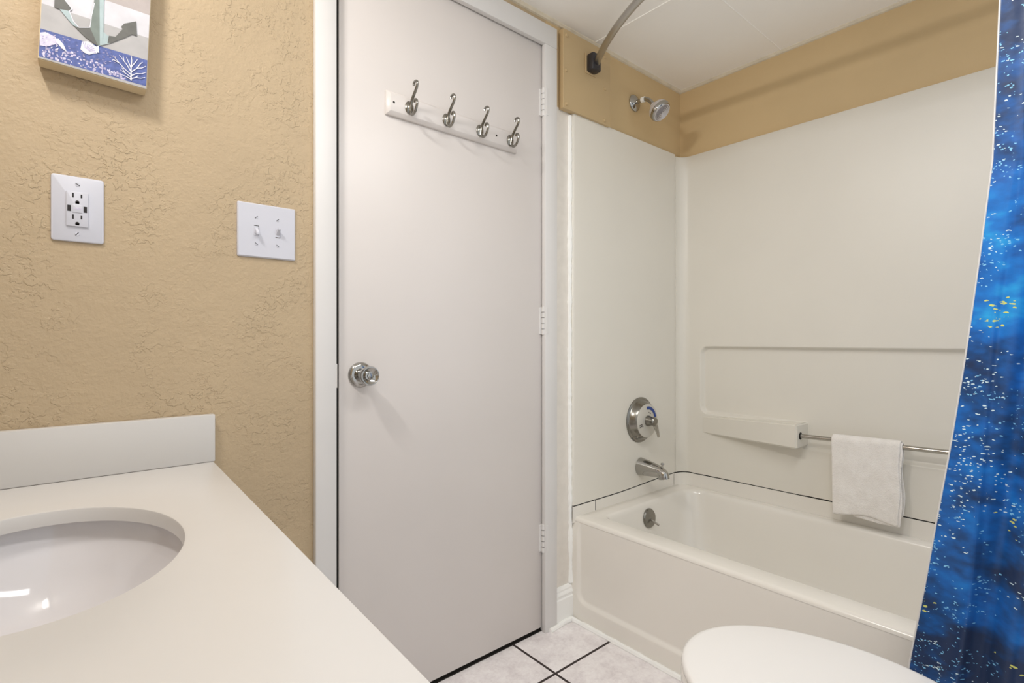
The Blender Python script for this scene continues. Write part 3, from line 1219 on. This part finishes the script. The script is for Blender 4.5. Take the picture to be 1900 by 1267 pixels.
# upper carcass walls around the bowl
box(bm, .172, ybk + .012, ZT - TH - .150, .190, -.004, ZT - TH - .002)
box(bm, XL + .002, -.022, ZT - TH - .150, .172, -.004, ZT - TH - .002)
box(bm, XL + .002, ybk + .012, ZT - TH - .150, .172, ybk + .030, ZT - TH - .002)
obj('carcass', bm, M['cabinet'], cb, smooth=False)
for y0_, y1_ in ((-.025, -.43), (-.44, -.85), (-.86, -1.27)):
    bm = B()
    box(bm, .1905, y1_, .12, .205, y0_, ZT - TH - .03, .003, 2)
    dd = obj('door', bm, M['cabinet'], cb)
    bm = B()
    lathe(bm, [(.006, 0), (.005, .008), (.012, .016), (.012, .020), (0, .023)], (.205, y1_ + .04, .55), (1, 0, 0), 18)
    obj('knob', bm, M['nickel'], dd)

# lamp bar over the vanity (out of frame, on the left wall)
vl = thing('vanity_lamp', 'metal lamp bar with one frosted glass tube high on the left wall', 'lamp', (XL, -.50, 2.02))
bm = B()
box(bm, XL + .0005, -.70, 1.990, XL + .03, -.30, 2.060, .004, 2)
obj('back_plate', bm, M['nickel'], vl)
k = N('warm_tube_glass')
k.b.inputs['Base Color'].default_value = (1, .97, .9, 1)
k.l(k.ramp(k.noise(k.coord(), 3), [(0, (1, .93, .83, 1)), (1, (1, .95, .87, 1))]), k.b.inputs['Emission Color'])
k.b.inputs['Emission Strength'].default_value = 12
bm = B()
tube(bm, [(XL + .070, -.655, 2.03), (XL + .070, -.345, 2.03)], .020, 20)
obj('glass_tube', bm, k.m, vl)
for yy in (-.665, -.335):
    bm = B()
    tube(bm, [(XL + .070, yy - .011, 2.03), (XL + .070, yy + .011, 2.03)], .025, 20)
    box(bm, XL + .0295, yy - .008, 2.022, XL + .055, yy + .008, 2.038)
    obj('tube_cap', bm, M['nickel'], vl)

cl = thing('ceiling_fill_housing', 'long flat white housing added for the fill light above the toilet, behind the camera', 'lamp', (.62, -1.10, ZC))  # unseen fixture added to go with the fill light
bm = B()
box(bm, .13, -1.23, 2.098, 1.11, -.97, ZC - .0005, .006, 2)
obj('housing', bm, M['trim'], cl)

# ------------------------------------------------------------------ receptacle and switch plates
YP = -.0055


def rplate(bm, x0, z0, x1, z1, yb, yf, r, bev):
    def ring(ins, y):
        out = []
        for (cx, cz, a0) in ((x0 + r, z0 + r, PI), (x1 - r, z0 + r, 1.5 * PI), (x1 - r, z1 - r, 0), (x0 + r, z1 - r, .5 * PI)):
            for i in range(5):
                a = a0 + PI / 2 * i / 4
                rr = max(r - ins, .0002)
                out.append(Vector((cx + rr * math.cos(a), y, cz + rr * math.sin(a))))
        return out
    loft(bm, [ring(0, yb), ring(0, yf + bev * .8), ring(bev * .3, yf + bev * .3), ring(bev, yf)], cap0=True, cap1=True)


rc = thing('wall_outlet', 'white outlet plate with two sockets and two charging ports, above the side splash', 'outlet', (.0150, -.0005, 1.254))
bm = B()
rplate(bm, -.0240, 1.1925, .0545, 1.3170, -.0005, YP, .005, .0028)
obj('cover_plate', bm, M['plastic'], rc)
bm = B()
rplate(bm, -.0020, 1.2215, .0305, 1.2870, YP + .001, YP - .0035, .001, .0007)
bd2 = obj('socket_body', bm, M['plastic'], rc)
bm = B()
YQ = YP - .0035


def slot(bm, x, z, w_, h_):
    box(bm, x - w_ / 2, YQ - .0003, z - h_ / 2, x + w_ / 2, YQ + .001, z + h_ / 2)


for zo in (0, -.0406):
    bm = B()
    slot(bm, .0078, 1.2798 + zo, .0024, .0085)
    slot(bm, .0202, 1.2795 + zo, .0024, .0068)
    lathe(bm, [(.0031, -.001), (.0031, .0003), (0, .0003)], (.0142, YQ, 1.2675 + zo), (0, -1, 0), 14)
    slot(bm, .0142, 1.2660 + zo, .0060, .0030)
    obj('plug_slots', bm, M['slot'], bd2, smooth=False)
for xx in (.0022, .0258):
    bm = B()
    slot(bm, xx, 1.2548, .0052, .0115)
    obj('charging_port', bm, M['slot'], bd2, smooth=False, label='black charging port')
bm = B()
rplate(bm, .0066, 1.2475, .0216, 1.2625, YQ + .001, YQ - .0010, .0008, .0004)
tb = obj('centre_button', bm, M['plastic'], bd2)
bm = B()
box(bm, .0085, YQ - .00125, 1.2538, .0197, YQ - .0005, 1.2562)
obj('button_text_line', bm, M['art_pale'], tb, smooth=False)


def screw(x, z, par, ang, y=YP):
    bm = B()
    lathe(bm, [(.0036, 0), (.0034, .0008), (0, .0012)], (x, y, z), (0, -1, 0), 16)
    s_ = obj('screw', bm, M['plastic'], par)
    bm = B()
    d = Vector((math.cos(ang), 0, math.sin(ang)))
    n_ = Vector((-d.z, 0, d.x))
    c_ = Vector((x, y - .00125, z))
    vs = [bm.verts.new(c_ + d * a * .0036 + n_ * b * .0006) for a, b in ((-1, -1), (1, -1), (1, 1), (-1, 1))]
    bm.faces.new(vs)
    obj('slot', bm, M['slot'], s_, smooth=False)


screw(.0145, 1.3016, rc, -.55)
screw(.0138, 1.2074, rc, .9)

sw = thing('light_switch', 'white two-toggle light switch plate beside the door casing', 'light switch', (.3545, -.0005, 1.257))
bm = B()
rplate(bm, .2910, 1.1955, .4185, 1.3200, -.0005, YP, .003, .0042)
obj('cover_plate', bm, M['plastic'], sw)
for xx, down in ((.3310, 1), (.3775, 0)):
    bm = B()
    box(bm, xx - .0052, YP - .0006, 1.2455, xx + .0052, YP + .001, 1.2690, .0003, 1)
    fr = obj('toggle_frame', bm, M['plastic'], sw)
    bm = B()
    box(bm, xx - .0052, YP - .0007, 1.2675 if down else 1.2457, xx + .0052, YP, 1.2690 if down else 1.2472)
    box(bm, xx + .0042, YP - .0007, 1.2455, xx + .0052, YP, 1.2690)
    obj('frame_gap', bm, M['ink'], fr, smooth=False)
    bm = B()
    dz = (-.0085 if down else .0085)
    base = Vector((xx, YP + .001, 1.2573 - dz * .1))
    tip = Vector((xx, YP - .0135, 1.2573 + dz))
    a = [base + Vector((sx_ * .0036, 0, sz_ * .0065)) for sx_, sz_ in ((-1, -1), (1, -1), (1, 1), (-1, 1))]
    b = [tip + Vector((sx_ * .0030, 0, sz_ * .0026)) for sx_, sz_ in ((-1, -1), (1, -1), (1, 1), (-1, 1))]
    loft(bm, [a, b], cap0=True, cap1=True)
    bmesh.ops.bevel(bm, geom=bm.edges[:], offset=.0007, segments=2, affect='EDGES')
    obj('toggle', bm, M['plastic'], fr)
for xx in (.3303, .3768):
    screw(xx, 1.2875, sw, .7)
    screw(xx, 1.2270, sw, -.7)

# ------------------------------------------------------------------ anchor picture
ang = math.radians(-2.3)
PO = Vector((-.0406, 0, 1.5092))


def pic(x, z, y):
    """face coordinates given in the wall frame of the unrotated picture"""
    return Vector((x, y, z))


def rot(u, t, y):
    return Vector((PO.x + u * math.cos(ang) - t * math.sin(ang), y, PO.z + u * math.sin(ang) + t * math.cos(ang)))


pc = thing('anchor_picture', 'small canvas print of an anchor over seashells and coral, hung slightly tilted', 'picture', tuple(PO))
bm = B()
W_, H_ = .1605, .30
yf_, yb_ = -.0400, -.0030
vs = [[rot(0, 0, y), rot(W_, 0, y), rot(W_, H_, y), rot(0, H_, y)] for y in (yb_, yf_)]
loft(bm, vs, cap0=True, cap1=True)
bmesh.ops.bevel(bm, geom=bm.edges[:], offset=.0016, segments=2, affect='EDGES')
obj('canvas_block', bm, M['canvas'], pc)
inv = Matrix.Rotation(0, 2)


def tofree(x, z):
    """wall position -> (u, t) on the face"""
    dx, dz = x - PO.x, z - PO.z
    return (dx * math.cos(ang) + dz * math.sin(ang), -dx * math.sin(ang) + dz * math.cos(ang))


art_m = ['art_plank_taupe', 'art_plank_white', 'art_plank_grey', 'art_blue', 'art_lilac', 'art_pale', 'art_white', 'art_dark', 'art_mid', 'art_steel']
bm = B()


def poly(pts, mat, layer, raw=False):
    uv = pts if raw else [tofree(*p) for p in pts]
    uv = [(min(max(u, .0012), W_ - .0012), min(max(t, .0014), H_ - .001)) for u, t in uv]
    f = bm.faces.new([bm.verts.new(rot(u, t, yf_ - .0002 - .00016 * layer - .000002 * len(bm.faces))) for u, t in uv])
    f.material_index = art_m.index(mat)


E1, E2 = .0012, W_ - .0012
poly([(E1, .146), (E2, .150), (E2, .299), (E1, .299)], 'art_plank_taupe', 0, True)
poly([(E1, .101), (E2, .104), (E2, .150), (E1, .146)], 'art_plank_white', 0, True)
poly([(E1, .055), (E2, .059), (E2, .104), (E1, .101)], 'art_plank_grey', 0, True)
poly([(E1, .0045), (E2, .0065), (E2, .059), (E1, .055)], 'art_blue', 0, True)
poly([(E1, .0014), (E2, .0014), (E2, .0065), (E1, .0045)], 'art_plank_grey', 0, True)
# lilac lettering texture patches
rnd = random.Random(4)
for i in range(150):
    u = rnd.uniform(.004, .125)
    t = rnd.uniform(.005, .010 + .020 * (1 - abs(u - .05) / .09))
    h_ = rnd.uniform(.0012, .0045)
    w_ = rnd.uniform(.0008, .0040)
    poly([(u, t), (u + w_, t + .0004), (u + w_ * .9, t + h_), (u, t + h_)], rnd.choice(['art_lilac', 'art_pale']), 1, True)
for i in range(60):
    u = rnd.uniform(.03, .11)
    t = rnd.uniform(.024, .052)
    poly([(u, t), (u + .0022, t + .0006), (u + .0024, t + .0013), (u, t + .001)], 'art_lilac', 1, True)
# star fish and long shell at left
poly([(-.0395, 1.5560), (-.0304, 1.5600), (-.0163, 1.5560), (-.0150, 1.5440), (-.0272, 1.5350), (-.0378, 1.5330)], 'art_pale', 2)
for i in range(26):
    u, t = rnd.uniform(.003, .026), rnd.uniform(.022, .050)
    poly([(u, t), (u + .002, t + .001), (u + .003, t + .004), (u + .001, t + .003)], rnd.choice(['art_white', 'art_lilac']), 3, True)
poly([(-.0180, 1.5530), (-.0130, 1.5545), (-.0060, 1.5470), (-.0009, 1.5340), (-.0080, 1.5385), (-.0150, 1.5460)], 'art_white', 3)
# scallop shell with ribs
poly([(.0205, 1.5614), (.0286, 1.5651), (.0414, 1.5594), (.0436, 1.5540), (.0425, 1.5475), (.0367, 1.5449), (.0309, 1.5406), (.0239, 1.5418), (.0182, 1.5465)], 'art_white', 3)
for i in range(8):
    a = math.radians(8 + 14 * i)
    o_ = Vector((.0262, 1.5462))
    d = Vector((math.cos(a), math.sin(a)))
    n_ = Vector((-d.y, d.x)) * .0004
    p, q = o_ + d * .004, o_ + d * .0148
    poly([tuple(p - n_), tuple(q - n_ * 2), tuple(q + n_ * 2), tuple(p + n_)], 'art_lilac', 4)
poly([(.0414, 1.5594), (.0449, 1.5621), (.0455, 1.5488), (.0425, 1.5500)], 'art_white', 4)


# coral
def stroke(pts, w0, w1, mat='art_white', layer=5):
    for (a, b), i in zip(zip(pts[:-1], pts[1:]), range(99)):
        a, b = Vector(a), Vector(b)
        n_ = (b - a).normalized()
        n_ = Vector((-n_.y, n_.x))
        t0, t1 = i / (len(pts) - 1), (i + 1) / (len(pts) - 1)
        wa, wb = w0 + (w1 - w0) * t0, w0 + (w1 - w0) * t1
        poly([tuple(a - n_ * wa), tuple(b - n_ * wb), tuple(b + n_ * wb), tuple(a + n_ * wa)], mat, layer)


stroke([(.0944, 1.5125), (.0945, 1.535), (.0955, 1.552), (.0950, 1.560)], .0012, .0006)
for pts in ([(.0944, 1.530), (.088, 1.541), (.083, 1.547), (.0760, 1.5560)], [(.0945, 1.537), (.090, 1.548), (.087, 1.556)], [(.083, 1.547), (.0820, 1.556)],
            [(.0944, 1.524), (.084, 1.532), (.0760, 1.5405), (.0665, 1.5517)], [(.0760, 1.5405), (.0670, 1.5440), (.0650, 1.5415)], [(.0944, 1.519), (.085, 1.524), (.0775, 1.5280)],
            [(.0944, 1.515), (.086, 1.518), (.0780, 1.5195)], [(.0950, 1.530), (.104, 1.540), (.112, 1.543), (.1185, 1.5490)], [(.104, 1.540), (.109, 1.550), (.1130, 1.5550)],
            [(.0950, 1.540), (.101, 1.550), (.1050, 1.5580)], [(.0944, 1.522), (.103, 1.529), (.111, 1.531), (.1190, 1.5370)], [(.0944, 1.516), (.102, 1.521), (.110, 1.522), (.1170, 1.5260)],
            [(.085, 1.524), (.0800, 1.5330)], [(.102, 1.521), (.1060, 1.5260)]):
    stroke(pts, .0009, .0004)
# anchor
poly([(.0385, 1.78), (.0385, 1.6469), (.0344, 1.6152), (.0320, 1.5918), (.0430, 1.5640), (.0470, 1.5640), (.0460, 1.78)], 'art_mid', 6)
poly([(.0455, 1.78), (.0465, 1.5640), (.0500, 1.5650), (.0521, 1.5920), (.0545, 1.78)], 'art_steel', 7)
poly([(-.0180, 1.6500), (-.0180, 1.6230), (-.0185, 1.6091), (-.0109, 1.6086), (-.0040, 1.6010), (.0024, 1.6104), (.0063, 1.6164), (-.0043, 1.6300)], 'art_dark', 6)
poly([(-.0109, 1.6086), (-.0020, 1.5976), (.0080, 1.5865), (.0159, 1.5856), (.0080, 1.5943), (.0024, 1.6104), (-.0040, 1.6100)], 'art_steel', 6)
poly([(.0060, 1.5890), (.0137, 1.5817), (.0251, 1.5713), (.0426, 1.5613), (.0460, 1.5640), (.0400, 1.5900), (.0320, 1.5918), (.0159, 1.5856), (.0080, 1.5943)], 'art_dark', 5)
poly([(.0440, 1.5613), (.0629, 1.5740), (.0702, 1.5890), (.0580, 1.5867), (.0510, 1.5920)], 'art_steel', 5)
poly([(.0580, 1.5720), (.0629, 1.5740), (.0837, 1.5918), (.0956, 1.6033), (.0812, 1.6078), (.0702, 1.5890), (.0600, 1.5870)], 'art_dark', 5)
poly([(.0812, 1.6078), (.0788, 1.6115), (.0837, 1.6196), (.1026, 1.6317), (.1039, 1.6033), (.0956, 1.6033), (.0880, 1.5960)], 'art_dark', 5)
stroke([(.0385, 1.64), (.0344, 1.6152), (.0320, 1.5918), (.0159, 1.5856), (.0080, 1.5943), (.0024, 1.6104), (.0063, 1.6164), (-.0043, 1.6288)], .0006, .0006, layer=8)
poly([(.0385, 1.72), (.0170, 1.735), (.0170, 1.745), (.0385, 1.74)], 'art_dark', 6)
poly([(.0545, 1.72), (.0760, 1.735), (.0760, 1.745), (.0545, 1.74)], 'art_dark', 6)
for f in bm.faces:
    f.normal_update()
obj('printed_face', bm, [M[q] for q in art_m], pc, smooth=False)

# ------------------------------------------------------------------ toilet
tl = thing('toilet', 'white toilet with closed oval lid beside the bathtub', 'toilet', (.955, -1.1, 0))
axc, ayc, hw, sl, ZL = .948, -1.012, .195, .2655, .425


def lid_ring(off, z, n=64, hwf=1, front=0, taper=1.0):
    out = []
    for j in range(n):
        a = 2 * PI * j / n
        c_, s_ = math.cos(a), math.sin(a)
        x = (hw + off) * c_
        if s_ >= 0:
            y = (sl + off + front) * s_
        else:
            y = (.205 + off) * (-abs(s_) ** .8)
            x = (hw + off) * (abs(c_) ** .75) * (1 if c_ > 0 else -1) * (1 - .10 * abs(s_) * taper)
        # small turn of the whole toilet
        yy = ayc + y
        out.append(Vector((axc - .02 * y + x, yy, z)))
    return out


bm = B()
loft(bm, [lid_ring(-.006, ZL - .020), lid_ring(-.001, ZL - .016), lid_ring(0, ZL - .010), lid_ring(-.002, ZL - .004), lid_ring(-.007, ZL - .001), lid_ring(-.014, ZL), lid_ring(-.08, ZL + .002), lid_ring(-.14, ZL + .0025)], cap0=True, cap1=True)
obj('lid', bm, M['seat'], tl, angle=60)
bm = B()
loft(bm, [lid_ring(-.004, ZL - .042), lid_ring(.001, ZL - .038), lid_ring(.001, ZL - .028), lid_ring(-.003, ZL - .0225), lid_ring(-.05, ZL - .0225)], cap0=True, cap1=True)
obj('seat', bm, M['seat'], tl, angle=60)


def bowl_ring(sx_, sy0, sy1, z, yc=-1.012):
    out = []
    for j in range(64):
        a = 2 * PI * j / 64
        c_, s_ = math.cos(a), math.sin(a)
        y = sy0 * s_ if s_ >= 0 else sy1 * s_
        out.append(Vector((axc - .02 * y + sx_ * c_, yc + y, z)))
    return out


bm = B()
loft(bm, [bowl_ring(.12, .16, .30, .0), bowl_ring(.115, .155, .30, .03), bowl_ring(.105, .135, .29, .08), bowl_ring(.115, .14, .28, .16), bowl_ring(.150, .19, .26, .25), bowl_ring(.178, .238, .25, .31),
          bowl_ring(.188, .256, .25, .345), bowl_ring(.190, .260, .25, .372), bowl_ring(.186, .256, .25, ZL - .043), bowl_ring(.15, .21, .20, ZL - .043)], cap0=True, cap1=True)
obj('bowl', bm, M['toilet'], tl, angle=60)
bm = B()
box(bm, .745, -1.50, .385, 1.165, -1.285, .73, .02, 4)
tk = obj('tank', bm, M['toilet'], tl)
bm = B()
box(bm, .735, -1.508, .7305, 1.175, -1.277, .765, .010, 3)
obj('tank_lid', bm, M['toilet'], tk)
bm = B()
tube(bm, [(.80, -1.285, .67), (.80, -1.268, .67), (.875, -1.262, .665)], [.009, .008, .006], 10)
obj('flush_lever', bm, M['chrome'], tk)

for o in S.objects:
    if '_org' in o:
        del o['_org']
